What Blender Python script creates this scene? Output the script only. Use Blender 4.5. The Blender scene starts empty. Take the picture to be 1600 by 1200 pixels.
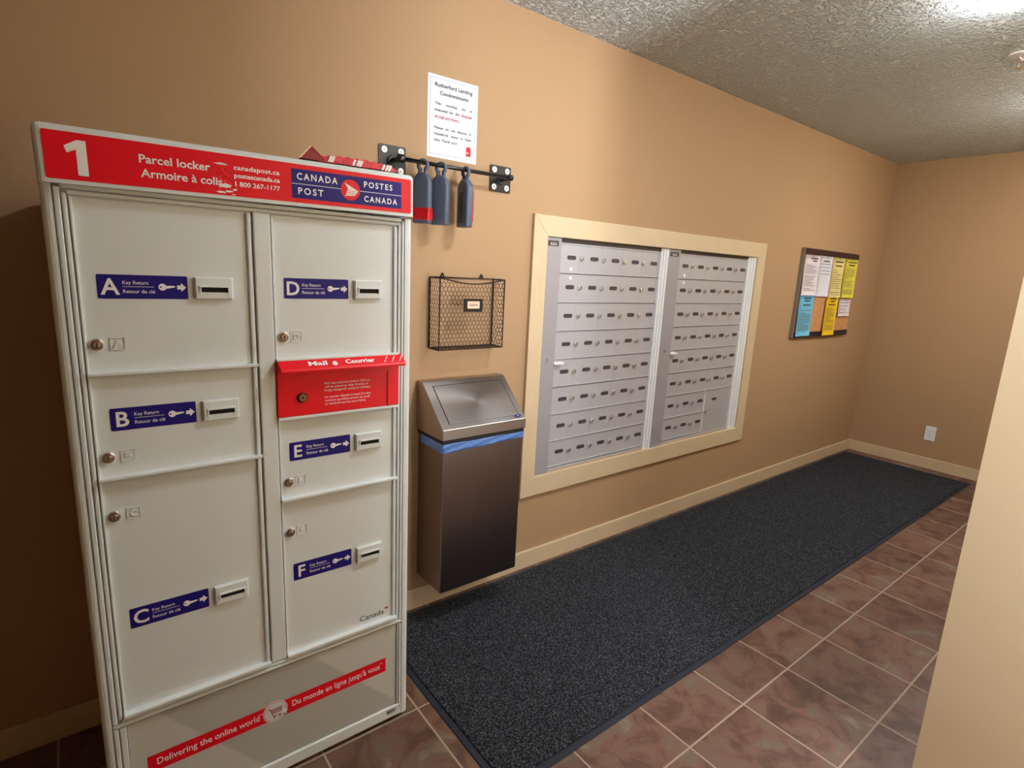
import bpy, bmesh, math, random
from mathutils import Vector, Matrix
from mathutils.geometry import tessellate_polygon
random.seed(7)
S = bpy.context.scene
COL = S.collection
PI = math.pi

# ------------------------------------------------------------------ camera
cam_d = bpy.data.cameras.new('camera')
cam = bpy.data.objects.new('camera', cam_d)
COL.objects.link(cam)
cam_d.sensor_fit = 'HORIZONTAL'
cam_d.sensor_width = 36.0
cam_d.lens = 867.3 / 1600 * 36.0
cam_d.clip_start = 0.02
CR = Vector((0.79058006, -0.6105337, 0.0472416))
CU = Vector((0.08546037, 0.18639595, 0.97875077))
CF = Vector((0.60636597, 0.76974356, -0.19953736))
m = Matrix((CR, CU, -CF)).transposed().to_4x4()
m.translation = Vector((-0.85835705, -1.90157742, 1.42330358))
cam.matrix_world = m
S.camera = cam

# ------------------------------------------------------------------ world, view
w = bpy.data.worlds.new('world')
S.world = w
w.use_nodes = True
_n = w.node_tree; _bg = _n.nodes['Background']
_bg.inputs[0].default_value = (0.95, 0.98, 1.0, 1)
_tc = _n.nodes.new('ShaderNodeTexCoord'); _sp = _n.nodes.new('ShaderNodeSeparateXYZ'); _mr = _n.nodes.new('ShaderNodeMapRange')
_n.links.new(_tc.outputs['Generated'], _sp.inputs[0]); _n.links.new(_sp.outputs[2], _mr.inputs['Value']); _n.links.new(_mr.outputs[0], _bg.inputs[1])
_mr.inputs['From Min'].default_value = -0.12; _mr.inputs['From Max'].default_value = -0.02
_mr.inputs['To Min'].default_value = 48.0      # added bright ground half, throws light up through the entrance
_mr.inputs['To Max'].default_value = 4.0       # overcast sky above it
S.view_settings.view_transform = 'Standard'
S.view_settings.look = 'None'
S.view_settings.exposure = 0.14
S.view_settings.gamma = 1.0
S.view_settings.use_curve_mapping = False
LAMP_POWER = 104.0        # radiance of the ceiling discs
GX0, GX1, GZ1 = 0.42, 0.86, 2.20       # added glazed entrance, an unseen light source behind the camera
pl_ = bpy.data.lights.new('added_entrance_portal', 'AREA'); pl_.shape = 'RECTANGLE'; pl_.size = GX1 - GX0; pl_.size_y = GZ1  # portal guiding light through the added entrance
pl_.cycles.is_portal = True
po_ = bpy.data.objects.new('added_entrance_portal', pl_); COL.objects.link(po_)
po_.location = ((GX0 + GX1) / 2, -3.41, GZ1 / 2); po_.rotation_euler = (math.radians(90), 0, 0)
LAMP_SPOTS = [(1.715, -1.245), (0.68, -1.10), (3.30, -1.36), (0.43, -2.85)]  # last two lamps are added to brighten the end wall and partition

H = 2.425                # ceiling height
XE = 4.527               # end wall
XL = -2.2                # wall far left, outside the frame
YR = -3.3                # wall behind the camera

# ------------------------------------------------------------------ materials
def lin(c):
    return tuple(((v / 255) / 12.92 if v / 255 <= 0.04045 else ((v / 255 + 0.055) / 1.055) ** 2.4) for v in c) + (1,)

def mat(name, rgb, rough=0.5, metal=0.0, spec=0.5, bump=None, var=None, coat=0.0, emit=None, aniso=0.0):
    """bump=(scale,strength,distance,detail) var=(scale,amount)"""
    M = bpy.data.materials.new(name)
    M.use_nodes = True
    nt = M.node_tree
    b = nt.nodes['Principled BSDF']
    b.inputs['Base Color'].default_value = lin(rgb)
    b.inputs['Roughness'].default_value = rough
    b.inputs['Metallic'].default_value = metal
    b.inputs['Specular IOR Level'].default_value = spec
    b.inputs['Coat Weight'].default_value = coat
    b.inputs['Coat Roughness'].default_value = 0.08
    b.inputs['Anisotropic'].default_value = aniso
    tc = nt.nodes.new('ShaderNodeTexCoord')
    if var:
        n = nt.nodes.new('ShaderNodeTexNoise')
        n.inputs['Scale'].default_value = var[0]
        n.inputs['Detail'].default_value = 4
        nt.links.new(tc.outputs['Object'], n.inputs['Vector'])
        r = nt.nodes.new('ShaderNodeMapRange')
        r.inputs['From Min'].default_value = 0.3
        r.inputs['From Max'].default_value = 0.7
        r.inputs['To Min'].default_value = 1 - var[1]
        r.inputs['To Max'].default_value = 1 + var[1]
        nt.links.new(n.outputs['Fac'], r.inputs['Value'])
        x = nt.nodes.new('ShaderNodeMix')
        x.data_type = 'RGBA'; x.blend_type = 'MULTIPLY'
        x.inputs[0].default_value = 1.0
        x.inputs[6].default_value = lin(rgb)
        nt.links.new(r.outputs[0], x.inputs[7])
        nt.links.new(x.outputs[2], b.inputs['Base Color'])
    if bump:
        n2 = nt.nodes.new('ShaderNodeTexNoise')
        n2.inputs['Scale'].default_value = bump[0]
        n2.inputs['Detail'].default_value = bump[3]
        nt.links.new(tc.outputs['Object'], n2.inputs['Vector'])
        bp = nt.nodes.new('ShaderNodeBump')
        bp.inputs['Strength'].default_value = bump[1]
        bp.inputs['Distance'].default_value = bump[2]
        nt.links.new(n2.outputs['Fac'], bp.inputs['Height'])
        nt.links.new(bp.outputs['Normal'], b.inputs['Normal'])
    if emit:
        b.inputs['Emission Color'].default_value = (0.93, 0.97, 1.0, 1)
        b.inputs['Emission Strength'].default_value = emit
    return M

M = {}
M['wall'] = mat('tan_wall_paint', (178, 145, 110), 0.75, spec=0.25, bump=(260, 0.35, 0.0012, 3))
M['cream'] = mat('pale_cream_wall', (252, 230, 190), 0.75, spec=0.25, bump=(260, 0.3, 0.0012, 3))  # partition only, much paler than the tan of the other walls
M['trim'] = mat('cream_trim_paint', (212, 189, 154), 0.45, var=(9, 0.03), bump=(60, 0.1, 0.001, 2))
M['locker'] = mat('grey_powder_coat', (229, 236, 238), 0.38, bump=(500, 0.12, 0.0006, 2), var=(6, 0.015))
M['groove'] = mat('dark_groove', (92, 90, 84), 0.6)
M['panel_sticker'] = None
M['red'] = mat('red_gloss', (240, 12, 36), 0.4, spec=0.3)
M['redbox'] = mat('red_painted_metal', (244, 8, 32), 0.42, spec=0.35)
M['navy'] = mat('navy_vinyl', (30, 22, 124), 0.45, spec=0.3)
M['white'] = mat('white_print', (252, 252, 252), 0.5)
M['whitefaint'] = mat('pale_print', (222, 222, 228), 0.5)
M['ink'] = mat('black_ink', (38, 38, 44), 0.7)
M['inkgrey'] = mat('grey_ink', (98, 98, 104), 0.7)
M['inkred'] = mat('red_ink', (176, 34, 60), 0.7)
M['paper'] = mat('white_paper', (222, 222, 232), 0.7)
M['chrome'] = mat('worn_chrome', (224, 222, 222), 0.18, metal=0.92)
M['brass'] = mat('aged_brass', (150, 120, 92), 0.35, metal=0.9)
M['dark'] = mat('dark_void', (16, 14, 14), 0.8)
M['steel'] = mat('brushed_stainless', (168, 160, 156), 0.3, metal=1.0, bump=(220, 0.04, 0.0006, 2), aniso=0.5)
M['steelbody'] = mat('darker_brushed_stainless', (138, 126, 122), 0.3, metal=1.0, bump=(220, 0.04, 0.0006, 2), aniso=0.5)  # same finish as the lid steel, with a darker base colour
M['black'] = mat('black_paint_metal', (20, 20, 22), 0.3)
M['blackmat'] = mat('black_rubber', (18, 18, 20), 0.6)
M['bag'] = mat('blue_film', (92, 130, 196), 0.3, bump=(70, 0.8, 0.006, 3))
M['wire'] = mat('dark_bronze_wire', (42, 26, 20), 0.45, metal=0.3)
M['card'] = mat('pink_card', (236, 196, 170), 0.7)
M['alu'] = mat('satin_aluminium', (186, 184, 188), 0.45, metal=0.25, var=(5, 0.02))
M['alubright'] = mat('bright_aluminium', (244, 246, 250), 0.35, metal=0.1)
M['alustile'] = mat('grey_anodised_stile', (166, 163, 168), 0.45, metal=0.25)
M['slot'] = mat('smoked_slot', (72, 62, 62), 0.35)
M['rubber'] = mat('grey_plastic', (82, 92, 112), 0.42, var=(14, 0.08))
M['rubberface'] = mat('dark_plastic', (44, 54, 74), 0.4)
M['cork'] = mat('cork', (206, 148, 98), 0.9, var=(60, 0.18), bump=(200, 0.4, 0.001, 3))
M['brownrail'] = mat('dark_brown_rail', (50, 24, 26), 0.4)
M['blackrail'] = mat('black_rail', (26, 22, 30), 0.4)
M['greyedge'] = mat('grey_metal_edge', (150, 140, 134), 0.45, metal=0.3)
M['p_yellow'] = mat('yellow_paper', (236, 224, 74), 0.7)
M['p_pale'] = mat('pale_yellow_paper', (238, 218, 140), 0.7)
M['p_gold'] = mat('gold_paper', (250, 204, 14), 0.7)
M['p_blue'] = mat('blue_paper', (112, 190, 226), 0.7)
M['p_white'] = mat('bluish_white_paper', (228, 228, 238), 0.7)
M['p_pink'] = mat('pinkish_white_paper', (238, 226, 232), 0.7)
M['outlet'] = mat('white_outlet_plastic', (236, 240, 244), 0.4)
M['matborder'] = mat('navy_rubber_edge', (22, 28, 44), 0.6, bump=(300, 0.2, 0.001, 2))
M['lamp'] = mat('lamp_diffuser', (255, 250, 240), 0.5, emit=LAMP_POWER)
M['lampring'] = mat('white_lamp_ring', (240, 238, 232), 0.4)
M['flyerpink'] = mat('pink_red_flyer', (214, 40, 66), 0.35, var=(40, 0.2), bump=(90, 0.6, 0.003, 2))
M['flyerred'] = mat('dark_red_flyer', (150, 22, 40), 0.4, var=(60, 0.2))
M['redsticker'] = mat('red_sticker', (196, 16, 30), 0.3, var=(90, 0.35))
M['blueprint'] = mat('blue_outline_ink', (84, 100, 160), 0.6)

M['glass'] = bpy.data.materials.new('clear_glass'); M['glass'].use_nodes = True
_nt = M['glass'].node_tree; _o = [n for n in _nt.nodes if n.type == 'OUTPUT_MATERIAL'][0]
_t = _nt.nodes.new('ShaderNodeBsdfTransparent'); _g = _nt.nodes.new('ShaderNodeBsdfGlossy'); _m = _nt.nodes.new('ShaderNodeMixShader')
_g.inputs['Roughness'].default_value = 0.02; _m.inputs[0].default_value = 0.08
_nt.links.new(_t.outputs[0], _m.inputs[1]); _nt.links.new(_g.outputs[0], _m.inputs[2]); _nt.links.new(_m.outputs[0], _o.inputs[0])

def nodes(M_):
    nt = M_.node_tree
    return nt, nt.nodes['Principled BSDF'], nt.nodes.new('ShaderNodeTexCoord')

# floor tiles: world grid of 0.3083 m slate-look tiles with grey grout
def tile_material():
    T = bpy.data.materials.new('brown_slate_tile'); T.use_nodes = True
    nt, b, tc = nodes(T)
    L = nt.links.new
    P = 0.3083
    sep = nt.nodes.new('ShaderNodeSeparateXYZ'); L(tc.outputs['Object'], sep.inputs[0])
    def math_(op, a, c=None):
        n = nt.nodes.new('ShaderNodeMath'); n.operation = op
        for i, v in enumerate((a, c)):
            if v is None: continue
            if isinstance(v, (int, float)): n.inputs[i].default_value = v
            else: L(v, n.inputs[i])
        return n.outputs[0]
    ux = math_('DIVIDE', math_('ADD', sep.outputs[0], -2.6864 + 40 * P), P)
    uy = math_('DIVIDE', math_('ADD', sep.outputs[1], 1.1222 + 40 * P), P)
    def edge(u):
        f = math_('FRACT', u)
        return math_('MINIMUM', f, math_('SUBTRACT', 1.0, f))
    e = math_('MINIMUM', edge(ux), edge(uy))
    r = nt.nodes.new('ShaderNodeMapRange'); r.inputs['From Min'].default_value = 0.008; r.inputs['From Max'].default_value = 0.0125
    L(e, r.inputs['Value'])                      # 0 in grout, 1 on tile
    cmb = nt.nodes.new('ShaderNodeCombineXYZ'); L(math_('FLOOR', ux), cmb.inputs[0]); L(math_('FLOOR', uy), cmb.inputs[1])
    wn = nt.nodes.new('ShaderNodeTexWhiteNoise'); L(cmb.outputs[0], wn.inputs['Vector'])
    vm = nt.nodes.new('ShaderNodeVectorMath'); vm.operation = 'MULTIPLY_ADD'
    L(wn.outputs['Color'], vm.inputs[0]); vm.inputs[1].default_value = (9, 9, 9); L(tc.outputs['Object'], vm.inputs[2])
    n1 = nt.nodes.new('ShaderNodeTexNoise'); n1.inputs['Scale'].default_value = 9; n1.inputs['Detail'].default_value = 7; n1.inputs['Roughness'].default_value = 0.62; n1.inputs['Distortion'].default_value = 0.8
    L(vm.outputs[0], n1.inputs['Vector'])
    cr = nt.nodes.new('ShaderNodeValToRGB'); L(n1.outputs['Fac'], cr.inputs[0])
    cr.color_ramp.elements[0].position = 0.28; cr.color_ramp.elements[0].color = lin((66, 46, 38))
    cr.color_ramp.elements[1].position = 0.75; cr.color_ramp.elements[1].color = lin((140, 118, 100))
    for pos, c in ((0.42, (92, 64, 52)), (0.52, (112, 80, 66)), (0.62, (106, 90, 76))):
        k = cr.color_ramp.elements.new(pos); k.color = lin(c)
    mr = nt.nodes.new('ShaderNodeMapRange'); mr.inputs['To Min'].default_value = 0.84; mr.inputs['To Max'].default_value = 1.12
    L(wn.outputs['Value'], mr.inputs['Value'])
    mx = nt.nodes.new('ShaderNodeMix'); mx.data_type = 'RGBA'; mx.blend_type = 'MULTIPLY'; mx.inputs[0].default_value = 1
    L(cr.outputs[0], mx.inputs[6]); L(mr.outputs[0], mx.inputs[7])
    g = nt.nodes.new('ShaderNodeMix'); g.data_type = 'RGBA'; L(r.outputs[0], g.inputs[0]); g.inputs[6].default_value = lin((164, 146, 128)); L(mx.outputs[2], g.inputs[7])
    L(g.outputs[2], b.inputs['Base Color'])
    ro = nt.nodes.new('ShaderNodeMapRange'); ro.inputs['To Min'].default_value = 0.85; ro.inputs['To Max'].default_value = 0.42; L(r.outputs[0], ro.inputs['Value']); L(ro.outputs[0], b.inputs['Roughness'])
    hgt = math_('ADD', math_('MULTIPLY', r.outputs[0], 1.0), math_('MULTIPLY', n1.outputs['Fac'], 0.9))
    bp = nt.nodes.new('ShaderNodeBump'); bp.inputs['Strength'].default_value = 0.5; bp.inputs['Distance'].default_value = 0.003
    L(hgt, bp.inputs['Height']); L(bp.outputs[0], b.inputs['Normal'])
    return T
M['tile'] = tile_material()

def ceiling_material():
    T = bpy.data.materials.new('popcorn_ceiling'); T.use_nodes = True
    nt, b, tc = nodes(T); L = nt.links.new
    b.inputs['Roughness'].default_value = 0.9
    b.inputs['Specular IOR Level'].default_value = 0.1
    n = nt.nodes.new('ShaderNodeTexNoise'); n.inputs['Scale'].default_value = 58; n.inputs['Detail'].default_value = 3; n.inputs['Roughness'].default_value = 0.55
    n.inputs['Distortion'].default_value = 0.6
    L(tc.outputs['Object'], n.inputs['Vector'])
    r = nt.nodes.new('ShaderNodeMapRange'); r.inputs['From Min'].default_value = 0.42; r.inputs['From Max'].default_value = 0.62
    L(n.outputs['Fac'], r.inputs['Value'])
    bp = nt.nodes.new('ShaderNodeBump'); bp.inputs['Strength'].default_value = 1.0; bp.inputs['Distance'].default_value = 0.022
    L(r.outputs[0], bp.inputs['Height']); L(bp.outputs[0], b.inputs['Normal'])
    b.inputs['Base Color'].default_value = lin((240, 247, 250))
    return T
M['ceiling'] = ceiling_material()

def carpet_material():
    T = bpy.data.materials.new('charcoal_carpet'); T.use_nodes = True
    nt, b, tc = nodes(T); L = nt.links.new
    b.inputs['Roughness'].default_value = 0.95; b.inputs['Specular IOR Level'].default_value = 0.15
    n = nt.nodes.new('ShaderNodeTexNoise'); n.inputs['Scale'].default_value = 190; n.inputs['Detail'].default_value = 3
    L(tc.outputs['Object'], n.inputs['Vector'])
    cr = nt.nodes.new('ShaderNodeValToRGB'); L(n.outputs['Fac'], cr.inputs[0])
    cr.color_ramp.elements[0].position = 0.4; cr.color_ramp.elements[0].color = lin((22, 23, 27))
    cr.color_ramp.elements[1].position = 0.66; cr.color_ramp.elements[1].color = lin((88, 92, 99))
    k = cr.color_ramp.elements.new(0.52); k.color = lin((46, 48, 54))
    L(cr.outputs[0], b.inputs['Base Color'])
    bp = nt.nodes.new('ShaderNodeBump'); bp.inputs['Strength'].default_value = 0.9; bp.inputs['Distance'].default_value = 0.006
    L(n.outputs['Fac'], bp.inputs['Height']); L(bp.outputs[0], b.inputs['Normal'])
    return T
M['carpet'] = carpet_material()

def wrinkled_red():
    """gloss header vinyl with a small wrinkled patch near the printed address"""
    T = mat('red_header_vinyl', (240, 12, 36), 0.4, coat=0.0, spec=0.35)
    nt = T.node_tree; b = nt.nodes['Principled BSDF']; L = nt.links.new
    tc = nt.nodes.new('ShaderNodeTexCoord')
    n = nt.nodes.new('ShaderNodeTexNoise'); n.inputs['Scale'].default_value = 95; n.inputs['Detail'].default_value = 3
    L(tc.outputs['Object'], n.inputs['Vector'])
    d = nt.nodes.new('ShaderNodeVectorMath'); d.operation = 'DISTANCE'
    L(tc.outputs['Object'], d.inputs[0]); d.inputs[1].default_value = (-0.585 + 0.5105, -0.5225 + 0.25, 1.572)
    r = nt.nodes.new('ShaderNodeMapRange'); r.inputs['From Min'].default_value = 0.045; r.inputs['From Max'].default_value = 0.02
    L(d.outputs['Value'], r.inputs['Value'])
    bp = nt.nodes.new('ShaderNodeBump'); bp.inputs['Distance'].default_value = 0.004
    L(r.outputs[0], bp.inputs['Strength']); L(n.outputs['Fac'], bp.inputs['Height'])
    L(bp.outputs[0], b.inputs['Normal'])
    return T
M['redhdr'] = wrinkled_red()

def sticker_grey():
    """grey kick panel print: distorted paler diagonal bands"""
    T = mat('grey_panel_print', (190, 191, 186), 0.38, spec=0.4)
    nt = T.node_tree; b = nt.nodes['Principled BSDF']; L = nt.links.new
    tc = nt.nodes.new('ShaderNodeTexCoord')
    wv = nt.nodes.new('ShaderNodeTexWave'); wv.bands_direction = 'DIAGONAL'; wv.inputs['Scale'].default_value = 0.9
    wv.inputs['Distortion'].default_value = 2.2; wv.inputs['Detail'].default_value = 0
    L(tc.outputs['Object'], wv.inputs['Vector'])
    cr = nt.nodes.new('ShaderNodeValToRGB'); L(wv.outputs['Fac'], cr.inputs[0])
    cr.color_ramp.elements[0].position = 0.55; cr.color_ramp.elements[0].color = lin((186, 187, 182))
    cr.color_ramp.elements[1].position = 0.6; cr.color_ramp.elements[1].color = lin((206, 207, 202))
    L(cr.outputs[0], b.inputs['Base Color'])
    return T
M['panel_sticker'] = sticker_grey()

# ------------------------------------------------------------------ object helpers
ORG = {}
def tag(o, label=None, cat=None, group=None, kind=None):
    if label: o['label'] = label
    if cat: o['category'] = cat
    if group: o['group'] = group
    if kind: o['kind'] = kind
    return o

def thing(name, label, cat, loc, group=None):
    o = bpy.data.objects.new(name, None)
    COL.objects.link(o)
    o.location = loc
    o.empty_display_size = 0.05
    ORG[o.name] = Vector(loc)
    return tag(o, label, cat, group)

class MB:
    """collects shapes given in world coordinates, one material index per face"""
    def __init__(s):
        s.bm = bmesh.new(); s.mats = []
    def mi(s, m_):
        if m_ not in s.mats: s.mats.append(m_)
        return s.mats.index(m_)
    def _merge(s, b2, m_, smooth=False, mtx=None):
        if mtx is not None: bmesh.ops.transform(b2, matrix=mtx, verts=b2.verts)
        i = s.mi(m_)
        vm = {v: s.bm.verts.new(v.co) for v in b2.verts}
        for f in b2.faces:
            try: nf = s.bm.faces.new([vm[v] for v in f.verts])
            except ValueError: continue
            nf.material_index = i; nf.smooth = smooth
        b2.free()
    def box(s, x0, x1, y0, y1, z0, z1, m_, bev=0.0, seg=2, mtx=None, edges=None):
        b = bmesh.new()
        r = bmesh.ops.create_cube(b, size=1)
        bmesh.ops.scale(b, vec=(x1 - x0, y1 - y0, z1 - z0), verts=b.verts)
        bmesh.ops.translate(b, vec=((x0 + x1) / 2, (y0 + y1) / 2, (z0 + z1) / 2), verts=b.verts)
        if bev > 0:
            es = [e for e in b.edges if edges is None or edges(e)]
            bmesh.ops.bevel(b, geom=es, offset=bev, segments=seg, profile=0.5, affect='EDGES')
        s._merge(b, m_, smooth=False, mtx=mtx); return s
    def cyl(s, c, r, h, axis, m_, n=20, r2=None, bev=0.0, smooth=True, mtx=None):
        """cylinder centred at c along axis ('X','Y','Z' or a vector)"""
        b = bmesh.new()
        bmesh.ops.create_cone(b, cap_ends=True, segments=n, radius1=r, radius2=r if r2 is None else r2, depth=h)
        if bev:
            es = [e for e in b.edges if len(e.link_faces) == 2 and any(len(f.verts) > 4 for f in e.link_faces)]
            bmesh.ops.bevel(b, geom=es, offset=bev, segments=2, profile=0.5, affect='EDGES')
        ax = {'X': Vector((1, 0, 0)), 'Y': Vector((0, 1, 0)), 'Z': Vector((0, 0, 1))}.get(axis, axis) if isinstance(axis, str) else Vector(axis)
        q = Vector((0, 0, 1)).rotation_difference(ax.normalized()).to_matrix().to_4x4()
        bmesh.ops.transform(b, matrix=Matrix.Translation(c) @ q, verts=b.verts)
        i = s.mi(m_)
        vm = {v: s.bm.verts.new(mtx @ v.co if mtx is not None else v.co) for v in b.verts}
        for f in b.faces:
            nf = s.bm.faces.new([vm[v] for v in f.verts]); nf.material_index = i; nf.smooth = smooth and len(f.verts) <= 4
        b.free(); return s
    def tube(s, pts, r, m_, n=6, closed=False):
        pts = [Vector(p) for p in pts]
        N = len(pts); rings = []
        up0 = None
        for k, p in enumerate(pts):
            if closed: d = pts[(k + 1) % N] - pts[k - 1]
            else: d = pts[min(k + 1, N - 1)] - pts[max(k - 1, 0)]
            d.normalize()
            if up0 is None:
                a = Vector((0, 0, 1)) if abs(d.z) < 0.9 else Vector((1, 0, 0))
                u = d.cross(a).normalized()
            else:
                u = (up0 - d * up0.dot(d)).normalized()
            up0 = u; v = d.cross(u)
            rings.append([s.bm.verts.new(p + (u * math.cos(2 * PI * j / n) + v * math.sin(2 * PI * j / n)) * r) for j in range(n)])
        i = s.mi(m_)
        for k in range(N if closed else N - 1):
            a, b_ = rings[k], rings[(k + 1) % N]
            for j in range(n):
                f = s.bm.faces.new((a[j], a[(j + 1) % n], b_[(j + 1) % n], b_[j])); f.material_index = i; f.smooth = True
        if not closed:
            for rg in (rings[0][::-1], rings[-1]):
                f = s.bm.faces.new(rg); f.material_index = i
        return s
    def prism(s, prof, a0, a1, fn, m_, smooth=False):
        """prof: list of 2D points; fn(p,q,a) -> world point; extruded from a0 to a1"""
        i = s.mi(m_)
        A = [s.bm.verts.new(fn(p, q, a0)) for p, q in prof]
        B = [s.bm.verts.new(fn(p, q, a1)) for p, q in prof]
        n = len(prof)
        for j in range(n):
            f = s.bm.faces.new((A[j], A[(j + 1) % n], B[(j + 1) % n], B[j])); f.material_index = i; f.smooth = smooth
        f = s.bm.faces.new(A[::-1]); f.material_index = i
        f = s.bm.faces.new(B); f.material_index = i
        return s
    def poly(s, pts3, m_):
        """flat polygon of 3D points, triangulated (may be concave)"""
        i = s.mi(m_)
        vs = [s.bm.verts.new(p) for p in pts3]
        for t in tessellate_polygon([[Vector(p) for p in pts3]]):
            try:
                f = s.bm.faces.new([vs[k] for k in t]); f.material_index = i
            except ValueError: pass
        return s
    def mesh_text(s, body, fn, m_, x0, x1, zb, cap, bold=0.0, sp=1.0, italic=0.0):
        """writing fitted between x0 and x1 with baseline zb and capital height cap"""
        V, F, wid, caph = glyphs(body, bold, sp, italic)
        sx = (x1 - x0) / wid if x1 is not None else cap / caph
        i = s.mi(m_)
        vs = [s.bm.verts.new(fn(x0 + v[0] * sx, zb + v[1] * cap / caph)) for v in V]
        for f in F:
            try:
                nf = s.bm.faces.new([vs[k] for k in f]); nf.material_index = i
            except ValueError: pass
        return s
    def build(s, name, parent=None, label=None, loc=None):
        me = bpy.data.meshes.new(name)
        for k in s.mats: me.materials.append(M[k])
        if parent is not None: o0 = ORG[parent.name]
        else: o0 = None
        org = Vector(loc) if loc is not None else (o0.copy() if o0 is not None else Vector((0, 0, 0)))
        bmesh.ops.translate(s.bm, vec=-org, verts=s.bm.verts)
        bmesh.ops.recalc_face_normals(s.bm, faces=[f for f in s.bm.faces]) if getattr(s, 'recalc', True) else None
        s.bm.to_mesh(me); s.bm.free()
        o = bpy.data.objects.new(name, me)
        COL.objects.link(o)
        if parent is not None:
            o.parent = parent; o.location = org - o0
        else: o.location = org
        ORG[o.name] = org
        if label: o['label'] = label
        return o

_fc = {}
def glyphs(body, bold, sp, italic):
    key = (body, bold, sp, italic)
    if key in _fc: return _fc[key]
    def raw(t):
        cu = bpy.data.curves.new('t', 'FONT'); cu.body = t; cu.size = 1.0; cu.offset = bold; cu.space_character = sp; cu.shear = italic
        cu.resolution_u = 3
        ob = bpy.data.objects.new('t', cu); COL.objects.link(ob)
        dg = bpy.context.evaluated_depsgraph_get()
        me = ob.evaluated_get(dg).to_mesh()
        V = [(v.co.x, v.co.y) for v in me.vertices]; F = [tuple(p.vertices) for p in me.polygons]
        ob.evaluated_get(dg).to_mesh_clear()
        bpy.data.objects.remove(ob); bpy.data.curves.remove(cu)
        return V, F
    V, F = raw(body)
    if ('H', bold) not in _fc:
        hv, _ = raw('H'); _fc[('H', bold)] = (max(v[1] for v in hv), min(v[1] for v in hv))
    top, bot = _fc[('H', bold)]
    mn = min(v[0] for v in V); mx = max(v[0] for v in V)
    V = [(a - mn, b - bot) for a, b in V]
    r = (V, F, mx - mn, top - bot)
    _fc[key] = r
    return r

def front(y):
    """place flat print on a plane facing the room (-y)"""
    return lambda x, z: Vector((x, y, z))

def rrect(x0, x1, z0, z1, r, n=4):
    P = []
    for cx, cz, a0 in ((x1 - r, z0 + r, -90), (x1 - r, z1 - r, 0), (x0 + r, z1 - r, 90), (x0 + r, z0 + r, 180)):
        for k in range(n + 1):
            a = math.radians(a0 + 90 * k / n); P.append((cx + r * math.cos(a), cz + r * math.sin(a)))
    return P

def circ(cx, cz, r, n=28, rz=None):
    return [(cx + r * math.cos(2 * PI * k / n), cz + (rz or r) * math.sin(2 * PI * k / n)) for k in range(n)]

def flat(mb, pts, y, m_):
    mb.poly([Vector((x, y, z)) for x, z in pts], m_)

def slab(mb, pts, y0, y1, m_):
    """outline in x,z given thickness from y0 (front) to y1 (back)"""
    mb.prism(pts, y0, y1, lambda p, q, a: Vector((p, a, q)), m_)

def structure(o):
    o['kind'] = 'structure'; return o

def copy_tree(o, parent=None):
    c = o.copy(); COL.objects.link(c); c.parent = parent
    for ch in [k for k in o.children]:
        copy_tree(ch, c)
    return c

# ------------------------------------------------------------------ room shell
b = MB(); b.box(XL - .1, XE + .1, YR - .1, 0.1, -0.1, 0, 'tile'); structure(b.build('floor'))
b = MB(); b.box(XL - .1, XE + .1, YR - .1, 0.1, H, H + 0.1, 'ceiling'); structure(b.build('ceiling'))
# long wall with the recess for the mailboxes
ox0, ox1, oz0, oz1 = 0.787, 2.542, 0.468, 1.579
b = MB()
b.box(XL - .1, ox0, 0, 0.1, 0, H, 'wall'); b.box(ox1, XE + .1, 0, 0.1, 0, H, 'wall')
b.box(ox0, ox1, 0, 0.1, 0, oz0, 'wall'); b.box(ox0, ox1, 0, 0.1, oz1, H, 'wall'); b.box(ox0, ox1, 0.06, 0.1, oz0, oz1, 'dark')
structure(b.build('wall_back'))
b = MB(); b.box(XE, XE + .1, YR, 0, 0, H, 'wall'); structure(b.build('wall_right'))
b = MB(); b.box(XL - .1, XL, YR, 0, 0, H, 'wall'); structure(b.build('wall_left'))
b = MB(); b.box(XL, GX0, YR - .1, YR, 0, H, 'wall'); b.box(GX1, XE, YR - .1, YR, 0, H, 'wall'); b.box(GX0, GX1, YR - .1, YR, GZ1, H, 'wall'); structure(b.build('wall_rear'))
# added glazed door behind the camera to let light in: aluminium frame, clear pane
b = MB()
for q in ((GX0, GX0 + .05, 0, GZ1), (GX1 - .05, GX1, 0, GZ1), (GX0 + .05, GX1 - .05, GZ1 - .05, GZ1), (GX0 + .05, GX1 - .05, 0, .10)):
    b.box(q[0], q[1], YR - .07, YR - .03, q[2], q[3], 'alu')
dr_ = structure(b.build('added_door_1'))
b = MB(); b.box(GX0 + .05, GX1 - .05, YR - .053, YR - .047, .10, GZ1 - .05, 'glass'); b.build('pane', dr_)
b = MB(); b.box(XL, 0.42, -2.47, -2.35, 0, H, 'wall'); structure(b.build('added_shade_wall'))   # added unseen wall, shades the left side from the entrance and rear lamp
# partition that closes the alcove on the right of the picture
px_, py_ = 0.900, -1.5855
b = MB(); b.box(px_, XE, YR, py_, 0, H, 'cream', bev=0.0); structure(b.build('wall_partition'))

def baseboard(name, x0, x1, y0, y1, ax):
    b = MB(); b.box(x0, x1, y0, y1, 0, 0.0887, 'trim', bev=0.003, seg=2); structure(b.build(name))
baseboard('baseboard_back', XL, XE, -0.014, 0, 'x')
baseboard('baseboard_right', XE - 0.014, XE, py_, -0.014, 'y')

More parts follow.
